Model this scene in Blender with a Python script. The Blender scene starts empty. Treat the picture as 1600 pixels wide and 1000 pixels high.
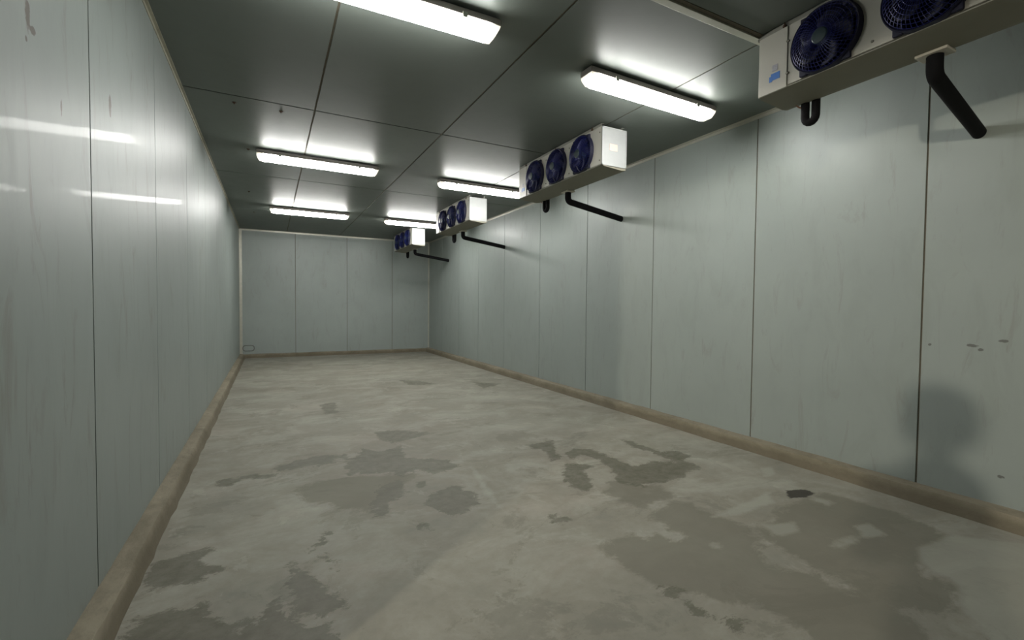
import bpy, bmesh, math, random
import numpy as np
from mathutils import Vector, Matrix
random.seed(7)
scene = bpy.context.scene
COL = scene.collection

# ------------------------------------------------------------------ room frame (metres)
XL, XR = -0.614, 3.762          # left and right wall faces
YB, YF = 12.023, -3.00          # back wall, front wall (behind the camera)
ZC = 2.906                      # ceiling
S = 1.165                       # one survey unit in metres

# ------------------------------------------------------------------ camera
cam_data = bpy.data.cameras.new('camera')
cam = bpy.data.objects.new('camera', cam_data)
COL.objects.link(cam)
YAW, PITCH, ROLL = 0.480991, 0.0304595, 0.0095773
fw = Vector((math.sin(YAW)*math.cos(PITCH), math.cos(YAW)*math.cos(PITCH), -math.sin(PITCH)))
rt = Vector((math.cos(YAW), -math.sin(YAW), 0))
up = rt.cross(fw)
r2 = rt*math.cos(ROLL) + up*math.sin(ROLL)
u2 = -rt*math.sin(ROLL) + up*math.cos(ROLL)
cam.matrix_world = Matrix(((r2.x, u2.x, -fw.x, 0.0), (r2.y, u2.y, -fw.y, 0.0), (r2.z, u2.z, -fw.z, 1.235), (0, 0, 0, 1)))
cam_data.sensor_width = 36.0
cam_data.lens = 723.4*36.0/1600.0
cam_data.clip_start = 0.02
scene.camera = cam

# ------------------------------------------------------------------ world, colour, exposure
world = bpy.data.worlds.new('world'); scene.world = world
world.use_nodes = True
world.node_tree.nodes['Background'].inputs[0].default_value = (0.7, 0.8, 0.85, 1)
world.node_tree.nodes['Background'].inputs[1].default_value = 0.03
scene.view_settings.view_transform = 'Standard'
scene.view_settings.look = 'None'
scene.view_settings.gamma = 1.0
scene.view_settings.exposure = 0.0
LAMP_STRENGTH = 43.0

# lamp hanging in the passage outside the open doorway behind the camera; it throws the photographer's shadow
ld = bpy.data.lights.new('passage_lamp', 'POINT')
ld.energy = 1020; ld.color = (1.0, 0.92, 0.77); ld.shadow_soft_size = 0.09
lo = bpy.data.objects.new('passage_lamp', ld); COL.objects.link(lo)
lo.location = (-5.27, -2.31, 2.84)

# ------------------------------------------------------------------ helpers
def smooth(me, angle=35):
    for p in me.polygons: p.use_smooth = True
    me.set_sharp_from_angle(angle=math.radians(angle))

def obj(name, bm, mat, parent=None, sm=True, loc=None):
    me = bpy.data.meshes.new(name)
    bmesh.ops.recalc_face_normals(bm, faces=bm.faces)
    bm.to_mesh(me); bm.free()
    if mat: me.materials.append(mat)
    if sm: smooth(me)
    o = bpy.data.objects.new(name, me); COL.objects.link(o)
    if sm:
        w = o.modifiers.new('weighted', 'WEIGHTED_NORMAL'); w.keep_sharp = True; w.weight = 100
    if parent: o.parent = parent
    if loc: o.location = loc
    return o

def struct(name, bm, mat, parent=None, sm=True):
    o = obj(name, bm, mat, parent, sm)
    if not parent: o['kind'] = 'structure'
    return o

def tag(o, label, cat, group=None):
    o['label'] = label; o['category'] = cat
    if group: o['group'] = group
    return o

def thing(name, label, cat, loc=(0, 0, 0), rz=0, group=None):
    o = bpy.data.objects.new(name, None); COL.objects.link(o)
    o.empty_display_size = 0.1
    o.location = loc; o.rotation_euler = (0, 0, rz)
    return tag(o, label, cat, group)

def copy_tree(o, parent=None):
    c = o.copy(); COL.objects.link(c)
    if parent: c.parent = parent
    for ch in list(o.children): copy_tree(ch, c)
    return c

def add_box(bm, x0, x1, y0, y1, z0, z1, bev=0.0):
    vs = [bm.verts.new((x, y, z)) for z in (z0, z1) for y in (y0, y1) for x in (x0, x1)]
    fs = [bm.faces.new([vs[i] for i in f]) for f in ((0, 2, 3, 1), (4, 5, 7, 6), (0, 1, 5, 4), (2, 6, 7, 3), (0, 4, 6, 2), (1, 3, 7, 5))]
    if bev:
        es = list({e for f in fs for e in f.edges})
        bmesh.ops.bevel(bm, geom=es, offset=bev, segments=2, profile=0.5, affect='EDGES')
    return bm

def box(*a, **k): return add_box(bmesh.new(), *a, **k)

def add_tube(bm, pts, r, seg=16, caps=True, closed=False):
    pts = [Vector(p) for p in pts]; n = len(pts); rings = []
    for i, p in enumerate(pts):
        a = pts[(i-1) % n] if (closed or i > 0) else pts[0]
        b = pts[(i+1) % n] if (closed or i < n-1) else pts[-1]
        t = (b-a).normalized()
        ref = Vector((0, 0, 1)) if abs(t.z) < 0.9 else Vector((0, 1, 0))
        if i == 0: u = t.cross(ref).normalized()
        else: u = (u - t*u.dot(t)).normalized()
        v = t.cross(u)
        rr = r[i] if isinstance(r, (list, tuple)) else r
        rings.append([bm.verts.new(p + (u*math.cos(2*math.pi*k/seg) + v*math.sin(2*math.pi*k/seg))*rr) for k in range(seg)])
    m = n if closed else n-1
    for i in range(m):
        A, B = rings[i], rings[(i+1) % n]
        for k in range(seg): bm.faces.new((A[k], A[(k+1) % seg], B[(k+1) % seg], B[k]))
    if caps and not closed:
        bm.faces.new(rings[0]); bm.faces.new(rings[-1])
    return bm

def arc_path(pts, rad, n=6):
    """polyline with its corners rounded"""
    pts = [Vector(p) for p in pts]; out = [pts[0]]
    for i in range(1, len(pts)-1):
        p = pts[i]; a = (pts[i-1]-p).normalized(); b = (pts[i+1]-p).normalized()
        A = p + a*rad; B = p + b*rad
        for k in range(n+1):
            t = k/n
            out.append(A*(1-t)**2 + p*2*t*(1-t) + B*t*t)
    return out + [pts[-1]]

def add_lathe(bm, prof, origin, axis='x', seg=32):
    """prof: (radius, along) pairs about an axis through origin"""
    rings = []
    for r, h in prof:
        ring = []
        for k in range(seg):
            a = 2*math.pi*k/seg; c, s = math.cos(a)*r, math.sin(a)*r
            v = {'x': (h, c, s), 'y': (c, h, s), 'z': (c, s, h)}[axis]
            ring.append(bm.verts.new(Vector(origin)+Vector(v)))
        rings.append(ring)
    for A, B in zip(rings, rings[1:]):
        for k in range(seg): bm.faces.new((A[k], A[(k+1) % seg], B[(k+1) % seg], B[k]))
    bm.faces.new(rings[0]); bm.faces.new(rings[-1])
    return bm

# ------------------------------------------------------------------ materials
class NT:
    def __init__(s, name):
        s.m = bpy.data.materials.new(name); s.m.use_nodes = True
        s.t = s.m.node_tree; s.b = s.t.nodes['Principled BSDF']
        s.out = s.t.nodes['Material Output']
    def n(s, typ, **k):
        x = s.t.nodes.new(typ)
        for a, v in k.items():
            if a.startswith('i_'):
                a = a[2:]; a = int(a) if a.isdigit() else a
                x.inputs[a].default_value = v
            else: setattr(x, a, v)
        return x
    def l(s, a, b): s.t.links.new(a, b)
    def coord(s, scale=(1, 1, 1), kind='Object'):
        tc = s.n('ShaderNodeTexCoord'); mp = s.n('ShaderNodeMapping')
        mp.inputs['Scale'].default_value = scale
        s.l(tc.outputs[kind], mp.inputs['Vector']); return mp.outputs['Vector']
    def noise(s, vec, scale, detail=4, rough=0.55, dist=0.0):
        x = s.n('ShaderNodeTexNoise'); s.l(vec, x.inputs['Vector'])
        x.inputs['Scale'].default_value = scale; x.inputs['Detail'].default_value = detail
        x.inputs['Roughness'].default_value = rough; x.inputs['Distortion'].default_value = dist
        return x.outputs['Fac']
    def ramp(s, fac, a, b, ca=(0, 0, 0, 1), cb=(1, 1, 1, 1)):
        x = s.n('ShaderNodeValToRGB'); s.l(fac, x.inputs[0])
        e = x.color_ramp.elements; e[0].position = a; e[1].position = b; e[0].color = ca; e[1].color = cb
        return x.outputs['Color']
    def mix(s, fac, a, b, mode='MIX'):
        x = s.n('ShaderNodeMix', data_type='RGBA', blend_type=mode)
        for i, v in ((0, fac), (6, a), (7, b)):
            if isinstance(v, (int, float)): x.inputs[i].default_value = v
            elif isinstance(v, tuple): x.inputs[i].default_value = v if len(v) == 4 else (*v, 1)
            else: s.l(v, x.inputs[i])
        return x.outputs[2]
    def math(s, op, a, b=0.0, clamp=False):
        x = s.n('ShaderNodeMath', operation=op, use_clamp=clamp)
        for i, v in ((0, a), (1, b)):
            if isinstance(v, (int, float)): x.inputs[i].default_value = v
            else: s.l(v, x.inputs[i])
        return x.outputs[0]
    def bump(s, h, strength, dist, prev=None):
        x = s.n('ShaderNodeBump'); x.inputs['Strength'].default_value = strength; x.inputs['Distance'].default_value = dist
        s.l(h, x.inputs['Height'])
        if prev: s.l(prev, x.inputs['Normal'])
        return x.outputs['Normal']

def simple(name, color, rough=0.5, metal=0.0, var=0.08, scale=20, **k):
    """principled with a little procedural colour variation"""
    t = NT(name); v = t.coord()
    f = t.noise(v, scale, 3)
    c0 = tuple(max(0, c*(1-var)) for c in color); c1 = tuple(min(1, c*(1+var)) for c in color)
    t.l(t.mix(f, c0, c1), t.b.inputs['Base Color'])
    t.b.inputs['Roughness'].default_value = rough; t.b.inputs['Metallic'].default_value = metal
    for a, val in k.items(): t.b.inputs[a.replace('_', ' ')].default_value = val
    return t.m

def blobs(t, spots, axis):
    """dirt marks of their own shape at given wall places: (u, v, ru, rv)"""
    tc = t.n('ShaderNodeTexCoord'); sep = t.n('ShaderNodeSeparateXYZ')
    nz = t.n('ShaderNodeTexNoise'); t.l(tc.outputs['Object'], nz.inputs['Vector']); nz.inputs['Scale'].default_value = 45; nz.inputs['Detail'].default_value = 3
    t.l(tc.outputs['Object'], sep.inputs[0])
    A = sep.outputs['Y'] if axis == 'x' else sep.outputs['X']; B = sep.outputs['Z']
    best = None
    for (u, v, ru, rv) in spots:
        a = t.math('DIVIDE', t.math('SUBTRACT', A, u), ru); b = t.math('DIVIDE', t.math('SUBTRACT', B, v), rv)
        d = t.math('ADD', t.math('MULTIPLY', a, a), t.math('MULTIPLY', b, b))
        best = d if best is None else t.math('MINIMUM', best, d)
    d = t.math('ADD', best, t.math('MULTIPLY', t.math('SUBTRACT', nz.outputs['Fac'], 0.5), 2.6))
    return t.math('SUBTRACT', 1.0, t.math('SMOOTH_MIN', d, 1.0), True) if False else t.ramp(d, 0.55, 1.0, (1, 1, 1, 1), (0, 0, 0, 1))

def panel_mat(name, base, rough, metal, coat, coat_rough, spots=None, axis='x', spot_col=(0.085, 0.065, 0.045), wave=0.5, smear_k=0.25, med_k=0.32, dent=0.12, spec=0.5):
    """painted sheet-metal insulation panel: smudged, slightly wavy, glossy"""
    t = NT(name)
    v = t.coord(); vs = t.coord((1, 1, 0.35))
    big = t.noise(v, 0.9, 5, 0.6); med = t.noise(vs, 5.0, 6, 0.65, 0.6); fine = t.noise(v, 60, 3)
    c = t.mix(t.ramp(big, 0.35, 0.7), tuple(x*0.94 for x in base), tuple(min(1, x*1.05) for x in base))
    c = t.mix(t.math('MULTIPLY', t.ramp(med, 0.52, 0.74), med_k), c, tuple(x*y for x, y in zip(base, (0.80, 0.80, 0.76))))
    geo = t.n('ShaderNodeNewGeometry')
    isl = geo.outputs['Random Per Island']
    c = t.mix(t.math('MULTIPLY', isl, 0.10), c, tuple(x*0.80 for x in base))
    smear = t.noise(t.coord((1, 1, 0.2)), 9.0, 5, 0.7, 1.0)
    c = t.mix(t.math('MULTIPLY', t.ramp(smear, 0.57, 0.71), smear_k), c, (0.20, 0.19, 0.155))
    if spots:
        c = t.mix(t.math('MULTIPLY', blobs(t, spots, axis), 0.8), c, spot_col)
    t.l(c, t.b.inputs['Base Color'])
    r = t.math('ADD', t.math('MULTIPLY', med, 0.08), rough-0.04)
    r = t.math('ADD', r, t.math('MULTIPLY', t.ramp(smear, 0.5, 0.7), 0.04))
    t.l(r, t.b.inputs['Roughness'])
    t.b.inputs['Metallic'].default_value = metal
    t.b.inputs['Specular IOR Level'].default_value = spec
    t.b.inputs['Coat Weight'].default_value = coat
    t.b.inputs['Coat Roughness'].default_value = coat_rough
    n1 = t.bump(t.noise(t.coord((1, 1, 0.6)), 1.6, 2), wave, 0.012)
    n2 = t.bump(med, dent, 0.004, n1)
    n3 = t.bump(fine, 0.05, 0.001, n2)
    t.l(n3, t.b.inputs['Normal']); t.l(n2, t.b.inputs['Coat Normal'])
    return t.m

WALL = (0.315, 0.356, 0.333)
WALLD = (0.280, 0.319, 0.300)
LSPOTS = [(1.849, 2.054, 0.018, 0.045), (1.880, 2.028, 0.022, 0.014), (1.838, 1.985, 0.008, 0.010), (2.084, 1.88, 0.007, 0.03), (2.624, 2.09, 0.02, 0.05)]
RSPOTS = [(1.392, 1.013, 0.010, 0.008), (1.187, 1.022, 0.028, 0.010), (1.149, 1.000, 0.016, 0.010), (1.056, 1.058, 0.022, 0.010), (1.045, 0.268, 0.02, 0.010)]
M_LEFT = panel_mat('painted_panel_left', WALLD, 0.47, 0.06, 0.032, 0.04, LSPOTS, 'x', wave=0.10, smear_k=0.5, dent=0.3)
M_RIGHT = panel_mat('painted_panel_right', WALL, 0.46, 0.08, 0.04, 0.2, RSPOTS, 'x', (0.10, 0.10, 0.09), wave=0.15, dent=0.25, smear_k=0.3, med_k=0.4)
M_BACK = panel_mat('painted_panel_back', WALL, 0.46, 0.08, 0.04, 0.2, wave=0.15)
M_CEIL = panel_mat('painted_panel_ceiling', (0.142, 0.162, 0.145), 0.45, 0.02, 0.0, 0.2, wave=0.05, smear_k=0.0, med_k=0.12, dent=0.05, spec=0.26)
M_SEAM = simple('dark_joint_sealant', (0.115, 0.10, 0.07), 0.8, var=0.3, scale=30)
M_TRIMW = simple('pale_metal_trim', (0.47, 0.47, 0.40), 0.35, 0.3, var=0.15, scale=14)
M_TRIMB = simple('aged_sealant_trim', (0.30, 0.29, 0.22), 0.6, 0.0, var=0.35, scale=12)
M_CASE = simple('white_coated_steel', (0.50, 0.49, 0.43), 0.42, 0.0, var=0.04, scale=6)
M_ENDP = simple('embossed_aluminium', (0.37, 0.385, 0.375), 0.5, 0.1, var=0.06, scale=30)
M_PAN = simple('drain_pan_metal', (0.20, 0.19, 0.145), 0.65, 0.0, var=0.08, scale=8)
M_BLUE = simple('blue_coated_wire', (0.010, 0.016, 0.13), 0.4, 0.1, var=0.2, scale=12)
M_SHROUD = simple('blue_black_plastic', (0.003, 0.004, 0.024), 0.65, var=0.2, scale=10)
M_BLADE = simple('dark_blue_blade', (0.002, 0.003, 0.018), 0.6, var=0.2, scale=10)
M_BLACKM = simple('fan_cavity_black', (0.006, 0.006, 0.008), 0.7, var=0.1, scale=10)
M_HUB = simple('motor_hub_teal_grey', (0.03, 0.05, 0.055), 0.35, 0.2, var=0.2, scale=40)
M_SCREW = simple('dull_screw', (0.20, 0.19, 0.16), 0.5, 0.6, var=0.2, scale=60)
M_RUST = simple('rusty_bolt', (0.07, 0.038, 0.022), 0.8, 0.1, var=0.4, scale=80)
M_RAIL = simple('galvanised_rail', (0.30, 0.30, 0.26), 0.5, 0.5, var=0.2, scale=10)
M_PIPE = simple('black_foam_insulation', (0.005, 0.005, 0.006), 0.85, var=0.3, scale=25, Specular_IOR_Level=0.2)
M_COPPER = simple('bare_copper_pipe', (0.30, 0.17, 0.12), 0.4, 0.7, var=0.3, scale=25)
M_FLANGE = simple('pale_plastic_flange', (0.62, 0.58, 0.50), 0.5, var=0.15, scale=20)
M_STK_BLUE = simple('blue_sticker', (0.06, 0.19, 0.55), 0.4, var=0.1, scale=60)
M_STK_GREY = simple('grey_data_plate', (0.36, 0.36, 0.40), 0.4, var=0.25, scale=90)
M_STK_PINK = simple('faded_pinkish_label', (0.75, 0.55, 0.46), 0.5, var=0.1, scale=60)
M_HOUS = simple('grey_lamp_housing', (0.30, 0.27, 0.25), 0.5, var=0.05, scale=10)
M_FRAME = simple('dark_grey_rubber', (0.16, 0.17, 0.155), 0.6, var=0.15, scale=30)

t = NT('clear_lamp_end'); t.b.inputs['Base Color'].default_value = (0.45, 0.43, 0.36, 1)
t.b.inputs['Roughness'].default_value = 0.3; t.b.inputs['Subsurface Weight'].default_value = 0.0
tr = t.n('ShaderNodeBsdfTranslucent'); tr.inputs[0].default_value = (0.9, 0.88, 0.80, 1)
mx = t.n('ShaderNodeMixShader'); mx.inputs[0].default_value = 0.10
t.l(t.b.outputs[0], mx.inputs[1]); t.l(tr.outputs[0], mx.inputs[2]); t.l(mx.outputs[0], t.out.inputs[0])
wv = t.n('ShaderNodeTexWave'); wv.inputs['Scale'].default_value = 60; t.l(t.coord(), wv.inputs['Vector'])
t.l(t.bump(wv.outputs['Fac'], 0.3, 0.002), t.b.inputs['Normal'])
M_END = t.m
t = NT('glowing_diffuser'); t.b.inputs['Base Color'].default_value = (0.9, 0.9, 0.88, 1)
t.b.inputs['Emission Color'].default_value = (1.0, 0.985, 0.95, 1)
t.b.inputs['Emission Strength'].default_value = LAMP_STRENGTH
M_GLOW = t.m
M_GLOW_FAR = M_GLOW.copy(); M_GLOW_FAR.name = 'glowing_diffuser_boosted'
M_GLOW_FAR.node_tree.nodes['Principled BSDF'].inputs['Emission Strength'].default_value = LAMP_STRENGTH*1.4  # extra strength added to the far row to brighten the back of the room

# ------------------------------------------------------------------ floor
def seg_dist(P, a, b):
    ab = b-a; tt = np.clip(((P-a)@ab)/max(ab@ab, 1e-9), 0, 1)
    return np.hypot(*(P-(a+tt[:, None]*ab)).T)
def sdf(P, polys):
    """signed distance (positive inside) to a union of polygons"""
    out = np.full(len(P), -0.3)
    for poly in polys:
        A = np.array(poly); lo, hi = A.min(0)-0.3, A.max(0)+0.3
        idx = np.where(((P > lo) & (P < hi)).all(1))[0]; Q = P[idx]
        if not len(Q): continue
        d = np.full(len(Q), 9.0); ins = np.zeros(len(Q), bool)
        for i in range(len(A)):
            a, b = A[i-1], A[i]
            d = np.minimum(d, seg_dist(Q, a, b))
            c = ((a[1] > Q[:, 1]) != (b[1] > Q[:, 1]))
            with np.errstate(divide='ignore', invalid='ignore'):
                xi = (b[0]-a[0])*(Q[:, 1]-a[1])/(b[1]-a[1]+1e-12)+a[0]
            ins ^= c & (Q[:, 0] < xi)
        out[idx] = np.maximum(out[idx], np.where(ins, d, -d))
    return np.clip(out, -0.3, 0.3)

DARK = [[(-0.511,2.7),(-0.417,2.684),(-0.292,2.726),(-0.269,2.707),(-0.285,2.605),(-0.211,2.49),(-0.28,2.44),(-0.379,2.432),(-0.469,2.436)],[(-0.478,2.25),(-0.444,2.229),(-0.413,2.247),(-0.323,2.241),(-0.256,2.22),(-0.226,2.149),(-0.192,2.049),(-0.115,1.995),(-0.096,2.033),(-0.057,2.021),(-0.008,2.06),(0.009,2.196),(0.018,2.172),(0.026,2.022),(0.076,1.946),(0.129,1.888),(0.186,1.891),(0.235,1.654),(-0.477,1.922)],[(0.077,2.289),(0.118,2.314),(0.177,2.2),(0.206,2.092),(0.277,1.999),(0.252,1.943),(0.177,1.924),(0.078,1.995),(0.075,2.11)],[(0.061,2.366),(0.088,2.376),(0.118,2.325),(0.085,2.307)],[(0.216,2.399),(0.245,2.424),(0.262,2.363),(0.235,2.327)],[(0.232,2.268),(0.255,2.298),(0.266,2.251),(0.244,2.205)],[(0.222,2.561),(0.242,2.611),(0.268,2.645),(0.238,2.538),(0.174,2.486),(0.149,2.472)],[(0.523,3.985),(0.564,3.789),(0.692,4.054),(0.787,3.912),(0.998,4.007),(0.96,3.648),(1.144,3.559),(1.244,3.459),(1.284,3.325),(1.073,3.23),(0.957,3.36),(0.821,3.296),(0.768,3.423),(0.623,3.436),(0.569,3.52),(0.493,3.457),(0.513,3.7)],[(0.639,3.175),(0.797,3.2),(0.786,2.983),(0.694,2.948),(0.617,2.75),(0.564,2.711),(0.546,2.863),(0.613,3.045)],[(0.854,2.783),(0.955,2.899),(1.106,2.946),(1.175,2.827),(1.179,2.676),(1.078,2.571),(0.943,2.541),(0.862,2.677)],[(0.012,3.897),(0.23,4.003),(0.471,4.01),(0.435,3.819),(0.218,3.797),(0.054,3.801)],[(-0.345,3.734),(-0.297,3.789),(-0.124,3.787),(0.024,3.743),(0.015,3.663),(-0.176,3.716),(-0.255,3.626),(-0.317,3.669)],[(0.898,4.555),(1.126,4.523),(1.353,4.313),(1.124,4.161),(0.955,4.132),(0.899,4.269)],[(1.877,7.546),(2.143,7.356),(2.301,6.946),(1.89,7.003)],[(2.9,6.876),(3.215,6.533),(2.806,6.284)],[(0.548,6.1),(0.707,6.194),(0.668,5.554),(0.544,5.544)],[(2.027,3.552),(2.291,3.577),(2.125,3.265),(2.114,3.123),(1.986,3.116),(2.066,3.293)],[(2.203,3.208),(2.333,3.281),(2.463,3.198),(2.464,2.866),(2.487,2.707),(2.707,2.748),(2.814,2.662),(2.846,2.548),(2.898,2.834),(3.076,2.862),(3.089,2.742),(2.955,2.628),(2.959,2.493),(2.791,2.42),(2.414,2.368),(2.219,2.399),(2.186,2.573),(2.297,2.706),(2.351,3.008),(2.281,3.133),(2.161,3.083)],[(2.896,3.356),(2.924,3.273),(2.954,2.941),(2.887,2.802),(2.877,2.901),(2.839,3.077)],[(2.05,2.984),(2.218,2.902),(2.063,2.791),(1.994,2.548),(1.867,2.486),(1.834,2.588),(1.896,2.799)],[(0.902,3.149),(0.954,3.123),(0.905,3.02),(0.885,3.029)],[(0.729,2.557),(0.77,2.494),(0.773,2.434),(0.742,2.474)],[(1.463,2.274),(1.53,2.186),(1.47,2.163),(1.426,2.202)],[(1.529,1.318),(1.546,1.3),(1.551,1.241),(1.521,1.247)],[(1.618,1.198),(1.669,1.151),(1.613,1.139),(1.573,1.159)],[(1.533,1.462),(1.579,1.439),(1.525,1.395),(1.484,1.406)]]
MID = [[(1.485,1.853),(1.632,1.888),(1.724,1.881),(1.771,1.82),(1.853,1.833),(1.883,1.726),(1.962,1.755),(1.971,1.855),(1.95,1.996),(2.089,2.071),(2.249,2.095),(2.344,2.027),(2.334,1.852),(2.369,1.77),(2.393,1.646),(2.105,1.36),(2.273,1.234),(2.191,1.121),(2.255,1.089),(2.304,0.989),(2.284,0.897),(2.175,0.778),(2.058,0.699),(1.738,0.861),(1.8,1.005),(1.825,1.094),(1.84,1.13),(1.791,1.223),(1.67,1.284),(1.601,1.392),(1.531,1.452),(1.494,1.551),(1.501,1.621),(1.491,1.699)],[(3.0,1.779),(3.3,1.746),(3.378,1.383),(3.313,1.147),(3.162,1.067),(2.958,1.097),(2.673,0.988),(2.736,0.874),(2.453,0.799),(2.289,0.926),(2.268,1.082),(2.3,1.294),(2.375,1.613)],[(2.128,2.574),(2.267,2.401),(2.397,2.35),(2.326,2.167),(2.02,2.135),(1.989,2.277),(1.962,2.404)],[(0.491,3.444),(0.724,3.372),(0.939,3.296),(0.525,2.795),(0.163,3.177),(0.137,3.421)]]
LIGHT = [[(2.587,1.339),(2.692,1.353),(2.817,1.337),(2.794,1.31),(2.614,1.283),(2.567,1.313)],[(2.942,1.398),(3.061,1.374),(2.993,1.266),(2.841,1.302)],[(2.478,1.646),(2.684,1.588),(2.6,1.501),(2.415,1.529)],[(3.166,1.753),(3.192,1.629),(3.103,1.62),(3.073,1.72)],[(2.983,1.12),(3.32,1.095),(3.533,0.882),(3.514,0.566),(2.365,0.369),(2.239,0.545),(2.5,0.775),(2.755,0.891),(2.808,1.04)],[(1.359,3.272),(1.368,3.206),(1.298,2.79),(1.237,2.472),(1.232,2.524),(1.247,2.779)],[(2.313,1.835),(2.948,1.919),(2.839,1.804),(2.455,1.792)],[(0.157,3.055),(0.267,2.991),(0.255,2.938),(0.147,2.992)],[(2.05,1.643),(2.096,1.613),(2.036,1.585),(2.012,1.604)],[(3.352,2.238),(3.461,2.232),(3.344,2.121),(3.207,2.115)]]
BLACK = [[(3.095,1.906),(3.231,1.84),(3.215,1.764),(3.081,1.761),(3.001,1.8)]]

nx, ny = 170, 400
xs = np.linspace(XL-0.05, XR+0.05, nx); yy = np.linspace(0, 1, ny); ys = YF-0.05 + (YB+0.1-YF)*(0.55*yy+0.45*yy**2)
gx, gy = np.meshgrid(xs, ys); P = np.stack([gx.ravel(), gy.ravel()], 1)
verts = np.column_stack([P, np.zeros(len(P))])
I = np.arange(nx*ny).reshape(ny, nx)
faces = np.stack([I[:-1, :-1].ravel(), I[:-1, 1:].ravel(), I[1:, 1:].ravel(), I[1:, :-1].ravel()], 1)
me = bpy.data.meshes.new('floor')
me.from_pydata(verts.tolist(), [], faces.tolist())
for nm, pl in (('damp', DARK), ('worn', MID), ('pale', LIGHT), ('hole', BLACK)):
    at = me.attributes.new(nm, 'FLOAT', 'POINT'); at.data.foreach_set('value', sdf(P, pl).astype(np.float32))
floor = bpy.data.objects.new('floor', me); COL.objects.link(floor); floor['kind'] = 'structure'

t = NT('worn_concrete')
v = t.coord(); vst = t.coord((0.7, 1.0, 1.0))
cl = t.noise(v, 0.55, 6, 0.6); md = t.noise(vst, 2.6, 8, 0.68, 0.5); fn = t.noise(v, 14, 6, 0.7); gr = t.noise(v, 130, 3)
ed = t.noise(vst, 9.0, 9, 0.78, 0.4); spk = t.noise(v, 34, 2)
c = t.mix(t.ramp(cl, 0.36, 0.66), (0.190, 0.173, 0.133), (0.240, 0.234, 0.190))
c = t.mix(t.math('MULTIPLY', t.ramp(md, 0.46, 0.66), 0.6), c, (0.36, 0.36, 0.305))
c = t.mix(t.math('MULTIPLY', t.ramp(md, 0.46, 0.30), 0.0), c, (0.2, 0.2, 0.17))
lowm = t.ramp(md, 0.30, 0.46, (1, 1, 1, 1), (0, 0, 0, 1))
c = t.mix(t.math('MULTIPLY', lowm, 0.7), c, (0.165, 0.165, 0.135))
pk = t.noise(t.coord((0.7, 1, 1)), 1.3, 5, 0.6)
c = t.mix(t.math('MULTIPLY', t.ramp(pk, 0.55, 0.72), 0.45), c, (0.33, 0.275, 0.225))
c = t.mix(0.22, c, t.mix(fn, (0.12, 0.12, 0.10), (0.62, 0.61, 0.54)))
c = t.mix(t.math('MULTIPLY', t.ramp(spk, 0.74, 0.80), 0.35), c, (0.56, 0.55, 0.48))
def mask(attr, amp, w, off=0.0):
    a = t.n('ShaderNodeAttribute', attribute_name=attr)
    d = t.math('ADD', a.outputs['Fac'], t.math('MULTIPLY', t.math('SUBTRACT', ed, 0.5), amp))
    d = t.math('ADD', t.math('MULTIPLY', t.math('ADD', d, off), 0.5/w), 0.5, True)
    return d
pt = t.noise(t.coord((0.8, 1.1, 1)), 1.9, 10, 0.74, 0.6)
c = t.mix(t.math('MULTIPLY', t.ramp(pt, 0.55, 0.58), 0.36), c, (0.15, 0.145, 0.115))
pt2 = t.noise(t.coord((1.1, 0.8, 1)), 3.4, 9, 0.72, 0.4)
c = t.mix(t.math('MULTIPLY', t.ramp(pt2, 0.60, 0.63), 0.28), c, (0.40, 0.39, 0.33))
c = t.mix(t.math('MULTIPLY', t.ramp(t.noise(v, 60, 2), 0.70, 0.76), 0.30), c, (0.11, 0.10, 0.08))
mm = mask('worn', 0.30, 0.022); c = t.mix(t.math('MULTIPLY', mm, 0.70), c, (0.155, 0.148, 0.112))
ml = mask('pale', 0.12, 0.016); c = t.mix(t.math('MULTIPLY', ml, 0.5), c, (0.36, 0.365, 0.31))
mdp = mask('damp', 0.30, 0.009, 0.006)
md2 = t.math('MULTIPLY', mdp, t.math('ADD', 0.58, t.math('MULTIPLY', t.ramp(fn, 0.35, 0.65), 0.3)))
c = t.mix(md2, c, (0.092, 0.089, 0.060))
mh = mask('hole', 0.09, 0.006); c = t.mix(t.math('MULTIPLY', mh, 0.93), c, (0.03, 0.027, 0.02))
t.l(c, t.b.inputs['Base Color'])
rg = t.math('SUBTRACT', t.math('ADD', 0.62, t.math('MULTIPLY', fn, 0.2)), t.math('MULTIPLY', mdp, 0.16))
t.l(rg, t.b.inputs['Roughness'])
t.b.inputs['Specular IOR Level'].default_value = 0.35
n1 = t.bump(md, 0.25, 0.01); n2 = t.bump(fn, 0.25, 0.003, n1); t.l(t.bump(gr, 0.2, 0.0008, n2), t.b.inputs['Normal'])
me.materials.append(t.m)

# ------------------------------------------------------------------ concrete kerbs at the foot of the walls
t = NT('kerb_concrete')
v = t.coord((1, 0.6, 1)); a = t.noise(v, 3.0, 7, 0.7, 0.4); b = t.noise(v, 18, 6, 0.7)
c = t.mix(t.ramp(a, 0.35, 0.65), (0.165, 0.145, 0.10), (0.27, 0.24, 0.175))
c = t.mix(t.math('MULTIPLY', t.ramp(b, 0.5, 0.7), 0.4), c, (0.12, 0.105, 0.07))
tc = t.n('ShaderNodeTexCoord'); sp = t.n('ShaderNodeSeparateXYZ'); t.l(tc.outputs['Object'], sp.inputs[0])
low = t.ramp(t.math('ADD', sp.outputs['Z'], t.math('MULTIPLY', t.math('SUBTRACT', a, 0.5), 0.05)), 0.045, 0.085, (1, 1, 1, 1), (0, 0, 0, 1))
c = t.mix(t.math('MULTIPLY', low, 0.6), c, (0.105, 0.088, 0.055))      # dirt washed up along the bottom edge
t.l(c, t.b.inputs['Base Color']); t.b.inputs['Roughness'].default_value = 0.85
n1 = t.bump(a, 0.5, 0.02); t.l(t.bump(b, 0.5, 0.004, n1), t.b.inputs['Normal'])
M_KERB = t.m

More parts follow.
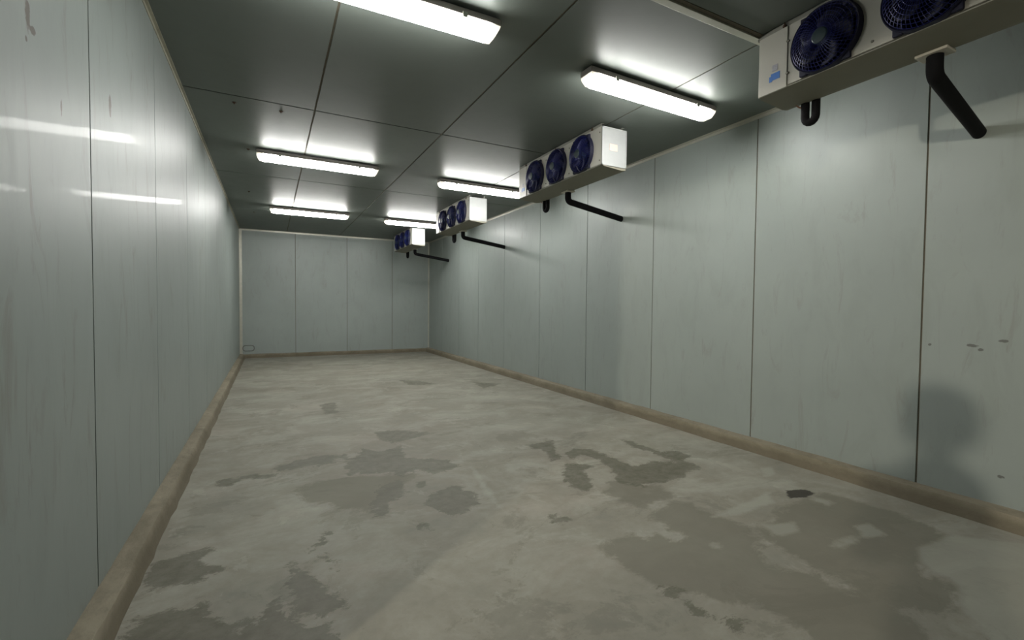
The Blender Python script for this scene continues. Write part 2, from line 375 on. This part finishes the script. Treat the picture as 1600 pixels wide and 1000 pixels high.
def kerb(name, p0, p1, inward, w=0.105, h=0.098, top=0.078):
    """cast kerb running p0 -> p1 along a wall, profile leaning outward at the foot"""
    bm = bmesh.new(); p0 = Vector(p0); p1 = Vector(p1); inward = Vector(inward)
    L = (p1-p0).length; n = int(L/0.12); rows = []
    rnd = random.Random(name)
    for i in range(n+1):
        c = p0.lerp(p1, i/n); j = lambda s: rnd.uniform(-s, s)
        prof = [(-0.03, 0), (-0.03, h), (0.0, h+j(.003)), (0.012, h+j(.004)), (top-0.006, h-0.010+j(.004)), (top+j(.003), h-0.018+j(.003)), (w-0.012+j(.003), 0.022+j(.003)), (w+j(.007), -0.004)]
        rows.append([bm.verts.new(c + inward*a + Vector((0, 0, b))) for a, b in prof])
    for A, B in zip(rows, rows[1:]):
        for k in range(len(A)-1): bm.faces.new((A[k], A[k+1], B[k+1], B[k]))
        bm.faces.new((A[-1], A[0], B[0], B[-1]))
    bm.faces.new(rows[0]); bm.faces.new(rows[-1])
    return struct(name, bm, M_KERB)
DOOR_Y = 1.20
kerb('baseboard_left', (XL, DOOR_Y, 0), (XL, YB, 0), (1, 0, 0))
kerb('baseboard_right', (XR, YF, 0), (XR, YB, 0), (-1, 0, 0), w=0.115, top=0.085)
kerb('baseboard_back', (XL, YB, 0), (XR, YB, 0), (0, -1, 0), w=0.09, h=0.085, top=0.07)

# ------------------------------------------------------------------ sandwich-panel walls: boards with open joints over a dark backing
def panel_wall(name, axis, face, out, cuts, z0, z1, mat, gap=0.0045, far=None):
    bm = bmesh.new()
    for a, b in zip(cuts, cuts[1:]):
        lo, hi = min(face, face+out*0.06), max(face, face+out*0.06)
        if axis == 'x': add_box(bm, lo, hi, a+gap, b-gap, z0, z1, 0.0025)
        else: add_box(bm, a+gap, b-gap, lo, hi, z0, z1, 0.0025)
    w = struct(name, bm, mat)
    bm = bmesh.new(); f0, f1 = face+out*0.006, face+out*0.09
    lo, hi = min(f0, f1), max(f0, f1)
    if axis == 'x': add_box(bm, lo, hi, cuts[0]+0.004, cuts[-1]-0.004, z0+0.002, z1-0.002)
    else: add_box(bm, cuts[0]+0.004, cuts[-1]-0.004, lo, hi, z0+0.002, z1-0.002)
    obj('joint_backing', bm, M_SEAM, w)
    return w
u = lambda *a: [x*S for x in a]
panel_wall('wall_right', 'x', XR, 1, [YF]+u(0.2, 1.235, 2.255, 3.30, 4.34, 5.39, 6.46, 7.47, 8.42, 9.40)+[YB], 0.0, ZC, M_RIGHT)
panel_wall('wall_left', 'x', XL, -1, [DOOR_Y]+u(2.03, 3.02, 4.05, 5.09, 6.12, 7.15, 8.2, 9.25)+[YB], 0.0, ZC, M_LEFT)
panel_wall('wall_back', 'y', YB, 1, [XL-0.05]+u(0.45, 1.44, 2.39)+[XR+0.05], 0.0, ZC, M_BACK)
panel_wall('wall_front', 'y', YF, -1, [XL-0.05, 0.5, 1.6, 2.7, XR+0.05], 0.0, ZC, M_BACK)

# ceiling: long boards between cross joints
bm = bmesh.new()
ycuts = [YF]+u(1.632, 3.77, 5.95, 8.12)+[YB]
xcs = [[XL-0.05]+u(0.30, 1.283, 2.36)+[XR+0.05]]*5
g = 0.007
for (y0, y1), xc in zip(zip(ycuts, ycuts[1:]), xcs):
    for x0, x1 in zip(xc, xc[1:]): add_box(bm, x0+g, x1-g, y0+g, y1-g, ZC, ZC+0.06, 0.0025)
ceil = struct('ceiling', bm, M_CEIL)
obj('joint_backing', box(XL-0.09, XR+0.09, YF-0.09, YB+0.09, ZC+0.006, ZC+0.12), M_SEAM, ceil)

# ------------------------------------------------------------------ trims
def ltrim(name, a, b, d1, d2, w, mat, th=0.004):
    """folded L strip in the corner from a to b, legs along d1 and d2"""
    a, b, d1, d2 = map(Vector, (a, b, d1, d2)); bm = bmesh.new()
    prof = [d1*w, d1*w+d2*th, d1*th*1.6+d2*th*1.6, d2*w+d1*th, d2*w, Vector((0, 0, 0))]
    A = [bm.verts.new(a+p) for p in prof]; B = [bm.verts.new(b+p) for p in prof]
    for k in range(6): bm.faces.new((A[k], A[(k+1) % 6], B[(k+1) % 6], B[k]))
    bm.faces.new(A); bm.faces.new(B)
    return struct(name, bm, mat)
ltrim('trim_1', (XR, YF, ZC), (XR, YB, ZC), (-1, 0, 0), (0, 0, -1), 0.030, M_TRIMW)
ltrim('trim_2', (XL, DOOR_Y, ZC), (XL, YB, ZC), (1, 0, 0), (0, 0, -1), 0.022, M_TRIMB)
ltrim('trim_3', (XL, YB, ZC), (XR, YB, ZC), (0, -1, 0), (0, 0, -1), 0.035, M_TRIMW)
ltrim('trim_4', (XL, YB, 0.085), (XL, YB, ZC), (1, 0, 0), (0, -1, 0), 0.055, M_TRIMW)
ltrim('trim_5', (XR, YB, 0.085), (XR, YB, ZC), (-1, 0, 0), (0, -1, 0), 0.025, M_TRIMW)
# batten over the near cross joint of the ceiling, and a flat dark strip beside it
struct('trim_6', box(XL, XR, 1.612*S, 1.652*S, ZC-0.014, ZC+0.001, bev=0.003), M_TRIMW)
struct('trim_7', box(XL, XR, 1.590*S, 1.611*S, ZC-0.003, ZC+0.002), M_SEAM)
# jambs of the open doorway behind the camera, and the header closing the wall to the front corner
struct('trim_8', box(XL-0.10, XL+0.012, DOOR_Y-0.06, DOOR_Y+0.012, 0, ZC, bev=0.003), M_TRIMW)
struct('trim_9', box(XL-0.10, XL+0.012, YF, YF+0.06, 0, ZC, bev=0.003), M_TRIMW)
struct('trim_10', box(XL-0.10, XL+0.0, YF+0.06, DOOR_Y-0.06, 2.66, ZC, bev=0.003), M_TRIMW)

# ------------------------------------------------------------------ vapour-proof fluorescent fixtures
def frustum(bm, x0, x1, w0, w1, z0, z1, taper=0.0):
    """trough section running along x: width w0 at z0 (top), w1 at z1 (bottom)"""
    vs = []
    for x, tx in ((x0, taper), (x1, -taper)):
        vs.append([bm.verts.new(p) for p in ((x, -w0/2, z0), (x, w0/2, z0), (x+tx*0.3, w0/2, z0+(z1-z0)*0.35), (x+tx, w1/2, z1), (x+tx, -w1/2, z1), (x+tx*0.3, -w0/2, z0+(z1-z0)*0.35))])
    A, B = vs
    n = len(A)
    for k in range(n): bm.faces.new((A[k], A[(k+1) % n], B[(k+1) % n], B[k]))
    bm.faces.new(A); bm.faces.new(B)
    es = [e for e in bm.edges]
    bmesh.ops.bevel(bm, geom=es, offset=0.008, segments=3, profile=0.5, affect='EDGES')
    return bm
LG = 'fluorescent lamps on the ceiling'
def make_lamp():
    r = thing('ceiling_lamp', '', 'lamp', group=LG)
    L = 1.29
    bm = frustum(bmesh.new(), -L/2, L/2, 0.115, 0.142, -0.012, -0.058)
    for s in (-1, 1): add_box(bm, s*0.4-0.03, s*0.4+0.03, -0.02, 0.02, -0.014, 0.0, 0.002)
    obj('housing', bm, M_HOUS, r)
    bm = frustum(bmesh.new(), -L/2+0.055, L/2-0.055, 0.134, 0.098, -0.056, -0.116)
    obj('diffuser', bm, M_GLOW, r)
    for s in (-1, 1):
        x0, x1 = (L/2-0.058, L/2-0.002) if s > 0 else (-L/2+0.002, -L/2+0.058)
        bm = bmesh.new()
        prof = [(-0.067, -0.056), (-0.067, -0.076), (-0.047, -0.115), (0.047, -0.115), (0.067, -0.076), (0.067, -0.056)]
        xa, xb = (x0, x1) if s > 0 else (x1, x0)
        A = [bm.verts.new((xa, y, z)) for y, z in prof]
        B = [bm.verts.new((xb-s*(0.028 if z < -0.11 else 0.008 if z < -0.07 else 0), y*0.93, z)) for y, z in prof]
        for k in range(6): bm.faces.new((A[k], A[(k+1) % 6], B[(k+1) % 6], B[k]))
        bm.faces.new(B)
        o = obj('diffuser_end', bm, M_END, r); o['label'] = 'clear unlit end of the diffuser'
        for yy_ in (-0.071, 0.071):
            obj('clip', box(s*0.42-0.014, s*0.42+0.014, yy_-0.004, yy_+0.004, -0.074, -0.044, bev=0.001), M_RAIL, r)
    return r
lamp0 = make_lamp()
lamps = [(0.47, 2.165, -0.6, 'bright fluorescent ceiling lamp at the top edge, nearest on the left side'),
         (2.235, 2.31, 1.5, 'bright fluorescent ceiling lamp nearest the viewer on the right, beside the closest evaporator'),
         (0.445, 4.955, 0.8, 'bright fluorescent ceiling lamp in the middle row on the left side'),
         (2.245, 5.07, 0.8, 'bright fluorescent ceiling lamp in the middle row, its right end behind an evaporator'),
         (0.55, 7.70, 0.0, 'farthest bright fluorescent ceiling lamp on the left side'),
         (2.23, 7.78, 0.0, 'farthest bright fluorescent ceiling lamp on the right, above the last evaporator')]
for i, (x, y, rz, lab) in enumerate(lamps):
    o = lamp0 if i == 0 else copy_tree(lamp0)
    o.location = (x*S, y*S, ZC); o.rotation_euler = (0, 0, math.radians(rz)); o['label'] = lab
    if i >= 4:
        d = [c_ for c_ in o.children if c_.name.startswith('diffuser') and 'end' not in c_.name][0]
        d.data = d.data.copy(); d.data.materials[0] = M_GLOW_FAR

# ------------------------------------------------------------------ evaporators
# local frame: y along the unit (far end +y), -x is the fan side, z = 0 underside
UW = 0.285; UL = 1.562; UH = 0.352; R = 0.170
def hole_plate(x, cells, z0, z1, r, cz, seg=40):
    """sheet with round holes; cells: (y0, y1, yc or None)"""
    bm = bmesh.new()
    for y0, y1, yc in cells:
        if yc is None:
            bm.faces.new([bm.verts.new((x, y, z)) for y, z in ((y0, z0), (y1, z0), (y1, z1), (y0, z1))]); continue
        inner, outer, back = [], [], []
        for k in range(seg):
            a = 2*math.pi*(k+0.5)/seg; c, s = math.cos(a), math.sin(a)
            inner.append(bm.verts.new((x, yc+r*c, cz+r*s))); back.append(bm.verts.new((x+0.05, yc+r*c, cz+r*s)))
            ty = ((y1-yc)/c if c > 0 else (y0-yc)/c) if abs(c) > 1e-9 else 1e9
            tz = ((z1-cz)/s if s > 0 else (z0-cz)/s) if abs(s) > 1e-9 else 1e9
            tt = min(ty, tz); outer.append(bm.verts.new((x, yc+tt*c, cz+tt*s)))
        for k in range(seg):
            j = (k+1) % seg
            bm.faces.new((inner[k], outer[k], outer[j], inner[j])); bm.faces.new((inner[k], inner[j], back[j], back[k]))
        for (cy, cz2) in ((y0, z0), (y1, z0), (y1, z1), (y0, z1)):
            k = min(range(seg), key=lambda q: -1 if False else ((outer[q].co.y-cy)**2+(outer[q].co.z-cz2)**2) )
            # close the corner between the two outer points either side of it
            cand = sorted(range(seg), key=lambda q: (outer[q].co.y-cy)**2+(outer[q].co.z-cz2)**2)
            ey = [q for q in cand if abs(outer[q].co.z-cz2) < 1e-6 and abs(outer[q].co.y-cy) > 1e-6]
            ez = [q for q in cand if abs(outer[q].co.y-cy) < 1e-6 and abs(outer[q].co.z-cz2) > 1e-6]
            if ey and ez:
                try: bm.faces.new((outer[ey[0]], bm.verts.new((x, cy, cz2)), outer[ez[0]]))
                except ValueError: pass
    return bm
EG = 'evaporator units hung along the right wall'
def make_evaporator():
    r = thing('evaporator', '', 'evaporator', group=EG)
    H2 = UL/2; fx = -UW/2; cz = UH*0.5-0.002
    FY = [H2-0.385, H2-0.825, H2-1.265]
    # casing: sides, top, back with folded rims
    bm = bmesh.new()
    add_box(bm, fx+0.004, UW/2, -H2+0.004, -H2+0.010, 0.012, UH, 0.001)
    add_box(bm, fx+0.004, UW/2, H2-0.010, H2-0.004, 0.012, UH, 0.001)
    add_box(bm, fx+0.004, UW/2, -H2+0.004, H2-0.004, UH-0.006, UH, 0.001)
    add_box(bm, UW/2-0.004, UW/2, -H2+0.004, H2-0.004, 0.012, UH, 0.001)
    casing = obj('casing', bm, M_CASE, r)
    cells = [(-H2, FY[2]-0.22, None), (FY[2]-0.22, FY[2]+0.22, FY[2]), (FY[1]-0.22, FY[1]+0.22, FY[1]), (FY[0]-0.22, H2-0.178, FY[0])]
    bm = hole_plate(fx, cells, 0.014, UH-0.006, R-0.008, cz)
    # folded edges of the front sheet
    add_box(bm, fx-0.002, fx+0.016, -H2, H2-0.178, 0.004, 0.015, 0.001)
    add_box(bm, fx-0.001, fx+0.016, -H2, H2-0.178, UH-0.007, UH, 0.001)
    bmesh.ops.remove_doubles(bm, verts=bm.verts, dist=1e-5)
    fp = obj('front_panel', bm, M_CASE, r, sm=False)
    bm = bmesh.new()
    for yv in ((FY[0]+FY[1])/2, (FY[1]+FY[2])/2, -H2+0.03):
        for zv in (0.05, UH-0.05): add_lathe(bm, [(0.0, -0.004), (0.006, -0.004), (0.008, 0.001), (0.0, 0.001)][1:3], (fx, yv, zv), 'x', 10)
    obj('screw', bm, M_SCREW, fp)['kind'] = 'stuff'
    # blank service cover at the far end
    bm = box(fx-0.006, fx+0.02, H2-0.175, H2, 0.004, UH-0.002, bev=0.003)
    sc = obj('service_cover', bm, M_CASE, r)
    bm = bmesh.new()
    for zv in (0.08, UH-0.09):
        add_box(bm, fx-0.008, fx+0.004, H2-0.186, H2-0.168, zv-0.005, zv+0.005, 0.001)
    obj('screw', bm, M_SCREW, sc)['kind'] = 'stuff'
    bm = box(fx-0.0075, fx-0.0055, H2-0.120, H2-0.088, 0.125, 0.160); d = obj('sticker', bm, M_STK_GREY, sc); d['label'] = 'small grey data plate'
    bm = bmesh.new()
    add_box(bm, fx-0.0075, fx-0.0055, H2-0.135, H2-0.080, 0.072, 0.112); add_box(bm, fx-0.0077, fx-0.0057, H2-0.088, H2-0.070, 0.066, 0.098)
    d = obj('sticker', bm, M_STK_BLUE, sc); d['label'] = 'blue sticker with a torn corner'
    # near-end plate with rim and label
    bm = box(fx, UW/2, -H2-0.003, -H2+0.006, 0.004, UH, bev=0.001)
    add_box(bm, fx, fx+0.012, -H2-0.006, -H2, 0.004, UH, 0.001); add_box(bm, UW/2-0.012, UW/2, -H2-0.006, -H2, 0.004, UH, 0.001)
    add_box(bm, fx, UW/2, -H2-0.006, -H2, UH-0.012, UH, 0.001); add_box(bm, fx, UW/2, -H2-0.006, -H2, 0.004, 0.016, 0.001)
    ep = obj('end_plate', bm, M_ENDP, r)
    bm = box(-0.055, 0.035, -H2-0.0050, -H2-0.0032, 0.145, 0.205); d = obj('label_plate', bm, M_STK_PINK, ep); d['label'] = 'faded pinkish label'
    bm = box(fx, UW/2, H2-0.006, H2+0.003, 0.004, UH, bev=0.001); obj('end_plate', bm, M_CASE, r)
    # drip tray
    bm = bmesh.new()
    pr = [(fx-0.002, 0.006), (fx-0.002, 0.014), (UW/2, 0.014), (UW/2, -0.012), (UW/2-0.05, -0.020), (fx+0.03, -0.004)]
    A = [bm.verts.new((a, -H2, b)) for a, b in pr]; B = [bm.verts.new((a, H2, b)) for a, b in pr]
    for k in range(6): bm.faces.new((A[k], A[(k+1) % 6], B[(k+1) % 6], B[k]))
    bm.faces.new(A); bm.faces.new(B)
    obj('drip_tray', bm, M_PAN, r)
    # dark heat exchanger inside
    bm = bmesh.new(); add_box(bm, UW/2-0.10, UW/2-0.02, -H2+0.03, H2-0.19, 0.03, UH-0.03)
    k = -H2+0.03
    while k < H2-0.2:
        add_box(bm, UW/2-0.115, UW/2-0.10, k, k+0.004, 0.03, UH-0.03); k += 0.02
    obj('coil', bm, M_BLACKM, r)
    # fans
    fan0 = None
    for yc in FY:
        if fan0 is None:
            bm = bmesh.new()
            # venturi ring standing off the front sheet, with square mounting feet
            add_ring = [(R-0.012, 0.03), (R-0.010, -0.004), (R-0.003, -0.030), (R+0.004, -0.034), (R+0.008, -0.028), (R+0.010, 0.0)]
            seg = 48; rings = []
            for rr, hh in add_ring:
                rings.append([bm.verts.new((fx+hh, rr*math.cos(2*math.pi*q/seg), cz+min(max(rr*math.sin(2*math.pi*q/seg), -0.169), 0.172))) for q in range(seg)])
            for A_, B_ in zip(rings, rings[1:]):
                for q in range(seg): bm.faces.new((A_[q], A_[(q+1) % seg], B_[(q+1) % seg], B_[q]))
            for sy in (-1, 1):
                for sz in (-1, 1):
                    add_box(bm, fx-0.022, fx+0.001, sy*0.108-0.022, sy*0.108+0.022, cz+sz*0.138-0.022, cz+sz*0.138+0.022, 0.007)
            fan = obj('fan', bm, M_SHROUD, r, loc=(0, yc, 0))
            bm = bmesh.new()
            # domed guard: rings and radial wires
            for rr, hh in ((0.165, -0.034), (0.150, -0.046), (0.133, -0.053), (0.115, -0.058), (0.097, -0.061), (0.079, -0.063), (0.061, -0.064), (0.043, -0.065)):
                add_tube(bm, [(fx+hh, rr*math.cos(2*math.pi*q/40), cz+rr*math.sin(2*math.pi*q/40)) for q in range(40)], 0.0013, 5, closed=True)
            for q in range(48):
                a = 2*math.pi*q/48
                pth = [(0.168, -0.028), (0.160, -0.040), (0.133, -0.0545), (0.097, -0.0625), (0.043, -0.0665)]
                tw = 0.35
                add_tube(bm, [(fx+hh, rr*math.cos(a+tw*(0.168-rr)/0.125), cz+rr*math.sin(a+tw*(0.168-rr)/0.125)) for rr, hh in pth], 0.0014, 4, caps=False)
            obj('fan_guard', bm, M_BLUE, fan)
            bm = bmesh.new()
            add_lathe(bm, [(0.012, -0.072), (0.036, -0.070), (0.043, -0.064), (0.043, -0.058)], (fx, 0, cz), 'x', 28)
            add_lathe(bm, [(0.040, -0.035), (0.042, 0.02)], (fx, 0, cz), 'x', 28)
            obj('motor_hub', bm, M_HUB, fan)
            bm = bmesh.new()
            for b_ in range(5):
                a0 = 2*math.pi*b_/5+0.3; rows = []
                for i in range(6):
                    rr = 0.040+i*0.0205; half = 0.30+0.16*math.sin(math.pi*min(1, i/5*0.9+0.1)); sweep = 0.5*(i/5)**1.3
                    row = []
                    for jx in range(5):
                        s_ = (jx/4-0.5)*2; a = a0+sweep+s_*half*1.1
                        row.append(bm.verts.new((fx-0.012+s_*0.020*(1.15-0.4*i/5)-0.006*(1-s_*s_), rr*math.cos(a), cz+rr*math.sin(a))))
                    rows.append(row)
                for A_, B_ in zip(rows, rows[1:]):
                    for q in range(4): bm.faces.new((A_[q], A_[q+1], B_[q+1], B_[q]))
            o = obj('fan_blades', bm, M_BLADE, fan)
            md_ = o.modifiers.new('thickness', 'SOLIDIFY'); md_.thickness = 0.002
            fan0 = fan
        else:
            f = copy_tree(fan0, r); f.location = (0, yc, 0)
    # hanging rails between casing and ceiling
    bm = bmesh.new()
    for x0 in (fx+0.01, UW/2-0.04):
        add_box(bm, x0, x0+0.030, -H2+0.02, H2+0.02, UH+0.001, UH+0.004); add_box(bm, x0, x0+0.004, -H2+0.02, H2+0.02, UH+0.001, UH+0.0335)
        add_box(bm, x0, x0+0.030, -H2+0.02, H2+0.02, UH+0.030, UH+0.0335)
    rail = obj('hanging_rail', bm, M_RAIL, r)
    bm = bmesh.new()
    for yv in (H2-0.15, 0.0, -H2+0.15): add_lathe(bm, [(0.010, 0.0), (0.011, 0.010), (0.005, 0.012), (0.005, 0.024)], (fx+0.004, yv, UH+0.004), 'z', 8)
    o = obj('bolt', bm, M_RUST, rail); o['label'] = 'rust-brown bolts'; o['kind'] = 'stuff'
    # drain pipe to the wall (set per unit) and the small trap loop
    xw = XR-2.668-UW/2
    pts = arc_path([(0.11, 0.02, 0.0), (0.11, 0.02, -0.125), (xw+0.005, 0.115, -0.225)], 0.045, 6)
    bm = add_tube(bmesh.new(), pts, 0.034, 20)
    dp = obj('drain_pipe', bm, M_PIPE, r); dp['label'] = 'black insulated drain pipe running to the wall'
    bm = bmesh.new(); add_box(bm, 0.06, 0.16, -0.045, 0.085, -0.030, -0.012, 0.005)
    obj('flange', bm, M_FLANGE, dp)
    yt = H2-0.175
    pts = [(0.15, yt, 0.01), (0.15, yt, -0.10)]
    for q in range(1, 8):
        a = math.pi*q/8; pts.append((0.15-0.01*q/8, yt+0.029*(1-math.cos(a)), -0.10-0.036*math.sin(a)))
    pts += [(0.14, yt+0.058, -0.10), (0.14, yt+0.058, 0.01)]
    bm = add_tube(bmesh.new(), pts, 0.0235, 14)
    obj('pipe_loop', bm, M_PIPE, r)
    bm = add_tube(bmesh.new(), [(0.11, yt+0.09, 0.0), (0.105, yt+0.10, -0.012), (0.12, yt+0.085, -0.03), (0.135, yt+0.07, -0.04)], 0.005, 8)
    obj('cable', bm, M_COPPER, r)
    return r
ev0 = make_evaporator()
UX = 2.668 + UW/2
evs = [(0.929, 0.0, 'large evaporator unit with blue fans nearest the viewer, cut by the top right corner'),
       (3.578, 0.10, 'second evaporator unit from the viewer, three blue fans and a pinkish label on its end'),
       (6.28, 0.10, 'white evaporator unit with blue fans, third from the viewer, between the lamp ends'),
       (9.03, -0.15, 'farthest evaporator unit, a pale end plate and one blue fan showing near the back wall')]
for i, (y, dy, lab) in enumerate(evs):
    o = ev0 if i == 0 else copy_tree(ev0)
    o.location = (UX, y*S, ZC-0.034-UH); o['label'] = lab
    for ch in o.children:
        if ch.name.startswith('drain_pipe'): ch.location = (0, dy, 0)

# ------------------------------------------------------------------ small things
bolt = None
BL = ['small rusty bolt in the ceiling beside the left end of the middle left lamp',
      'small rusty bolt in the ceiling just above the middle left lamp',
      'small dark bolt in the ceiling left of the middle left lamp',
      'small dark bolt in the ceiling between the two left-hand far lamps',
      'small dark bolt in the ceiling left of the farthest left lamp']
for (x, y), lab in zip([(-0.258, 4.541), (0.091, 4.552), (-0.203, 5.826), (-0.275, 7.999), (-0.255, 9.729)], BL):
    if bolt is None:
        bm = bmesh.new(); add_lathe(bm, [(0.017, 0.0), (0.016, -0.002), (0.009, -0.003), (0.008, -0.008), (0.004, -0.010), (0.004, -0.014)], (0, 0, 0), 'z', 12)
        bolt = obj('ceiling_bolt', bm, M_RUST); o = bolt
    else:
        o = bolt.copy(); COL.objects.link(o)
    o.location = (x, y, ZC); tag(o, lab, 'bolt', 'bolts in the ceiling')
# rounded hatch frame low on the back wall
bm = bmesh.new(); pts = []
w2, h2, rr = 0.112, 0.062, 0.055
for cx_, cz_, a0 in ((w2-rr, h2-rr, 0), (-w2+rr, h2-rr, 90), (-w2+rr, -h2+rr, 180), (w2-rr, -h2+rr, 270)):
    for q in range(7):
        a = math.radians(a0+q*15); pts.append((cx_+rr*math.cos(a), 0, cz_+rr*math.sin(a)))
add_tube(bm, pts, 0.010, 8, closed=True)
hat = obj('vent_flap', bm, M_FRAME, loc=(-0.442, YB-0.009, 0.222))
tag(hat, 'small rounded dark grey vent frame low on the back wall by the left corner', 'vent')
bm = box(-0.105, 0.105, -0.001, 0.008, -0.055, 0.055, bev=0.003); obj('flap', bm, M_BACK, hat)

# ------------------------------------------------------------------ photographer, standing in the open doorway behind the camera
def skin_mesh(name, nodes, edges, mat, parent=None, sub=2):
    me = bpy.data.meshes.new(name); me.from_pydata([n[:3] for n in nodes], edges, [])
    o = bpy.data.objects.new(name, me); COL.objects.link(o)
    sk = o.modifiers.new('skin', 'SKIN'); sk.use_smooth_shade = True
    for i, n in enumerate(nodes):
        dsk = me.skin_vertices[0].data[i]; dsk.radius = (n[3], n[4] if len(n) > 4 else n[3]); dsk.use_root = (i == 0)
    ss = o.modifiers.new('sub', 'SUBSURF'); ss.levels = sub; ss.render_levels = sub
    me.materials.append(mat)
    if parent: o.parent = parent
    return o
M_CLOTH = simple('dark_work_clothes', (0.05, 0.055, 0.07), 0.9, var=0.2, scale=30)
M_SKIN = simple('skin', (0.42, 0.26, 0.19), 0.55, var=0.06, scale=30)
M_HAIR = simple('dark_hair', (0.02, 0.015, 0.012), 0.6, var=0.3, scale=60)
PX, PY = -0.118, -0.226
per = thing('person', 'person in dark clothes holding up a phone, standing in the open doorway', 'person', (PX, PY, 0), -YAW)
# body, facing +y locally
N = [(0, 0, 0.92, .135, .10), (0, 0, 1.06, .115, .095), (0, 0.0, 1.19, .115, .09), (0, 0, 1.32, .075, .065), (0, 0.01, 1.42, .055, .055),
     (-.09, 0, 0.84, .095), (-.10, 0.02, 0.48, .06), (-.11, 0, 0.10, .042), (-.11, 0.13, 0.04, .036),
     (.09, 0, 0.84, .095), (.10, 0.02, 0.48, .06), (.11, 0, 0.10, .042), (.11, 0.13, 0.04, .036),
     (-.13, 0, 1.28, .05), (-.19, 0.05, 1.02, .045), (-.095, 0.17, 1.20, .030),
     (.13, 0, 1.28, .05), (.19, 0.05, 1.02, .045), (.095, 0.17, 1.20, .030)]
Ed = [(0, 1), (1, 2), (2, 3), (3, 4), (0, 5), (5, 6), (6, 7), (7, 8), (0, 9), (9, 10), (10, 11), (11, 12), (3, 13), (13, 14), (14, 15), (3, 16), (16, 17), (17, 18)]
body = skin_mesh('body', N, Ed, M_CLOTH, per)
bm = bmesh.new(); bmesh.ops.create_uvsphere(bm, u_segments=24, v_segments=16, radius=1)
for v_ in bm.verts:
    x, y, z = v_.co
    k = 1-0.22*max(0, -z)
    v_.co = (x*0.076*k, 0.02+y*0.095*(k if y > 0 else 1), 1.52+z*0.118)
    if y > 0.85 and abs(x) < 0.3 and -0.25 < z < 0.1: v_.co.y += 0.018
for s_ in (-1, 1):
    add_lathe(bm, [(0.006, 0.0), (0.026, 0.004), (0.030, 0.010), (0.012, 0.014)], (s_*0.074-0.007, 0.015, 1.515), 'x', 12)
head = obj('head', bm, M_SKIN, per)
for s_ in (-1, 1):
    obj('eye', add_lathe(bmesh.new(), [(0.004, -0.006), (0.010, -0.003), (0.011, 0.0), (0.007, 0.004)], (s_*0.031, 0.104, 1.525), 'y', 12), M_HAIR, head)
obj('mouth', box(-0.024, 0.024, 0.098, 0.108, 1.462, 1.470, bev=0.003), simple('lips', (0.30, 0.12, 0.10), 0.5), head)
bm = bmesh.new(); bmesh.ops.create_uvsphere(bm, u_segments=24, v_segments=16, radius=1)
bmesh.ops.delete(bm, geom=[v_ for v_ in bm.verts if v_.co.y > 0.45 and v_.co.z < 0.45 or v_.co.z < -0.75], context='VERTS')
for v_ in bm.verts: v_.co = (v_.co.x*0.112, 0.0+v_.co.y*0.125, 1.525+v_.co.z*0.130)
hr = obj('hair', bm, M_HAIR, per); hm = hr.modifiers.new('t', 'SOLIDIFY'); hm.thickness = 0.006
for s in (-1, 1):
    hn = [(s*.095, .17, 1.20, .026), (s*.085, .205, 1.215, .026, .018)]; he = [(0, 1)]
    for i, (dx, ln) in enumerate(((.022, .060), (.008, .070), (-.006, .066), (-.020, .054))):
        b0 = len(hn); hn += [(s*.080, .222, 1.235+dx, .009), (s*.066, .238, 1.235+dx, .0085), (s*(.060-ln*.25), .240, 1.235+dx, .006)]
        he += [(1, b0), (b0, b0+1), (b0+1, b0+2)]
    b0 = len(hn); hn += [(s*.072, .205, 1.255, .010), (s*.050, .212, 1.268, .009)]; he += [(1, b0), (b0, b0+1)]
    skin_mesh('hand', hn, he, M_SKIN, per, 1)
ph = obj('phone', box(-0.06, 0.06, 0.220, 0.228, 1.20, 1.272, bev=0.003), M_BLACKM)
ph.location = (PX, PY, 0); ph.rotation_euler = (0, 0, -YAW)
tag(ph, 'black phone held up in the hands of the person in the doorway', 'phone')
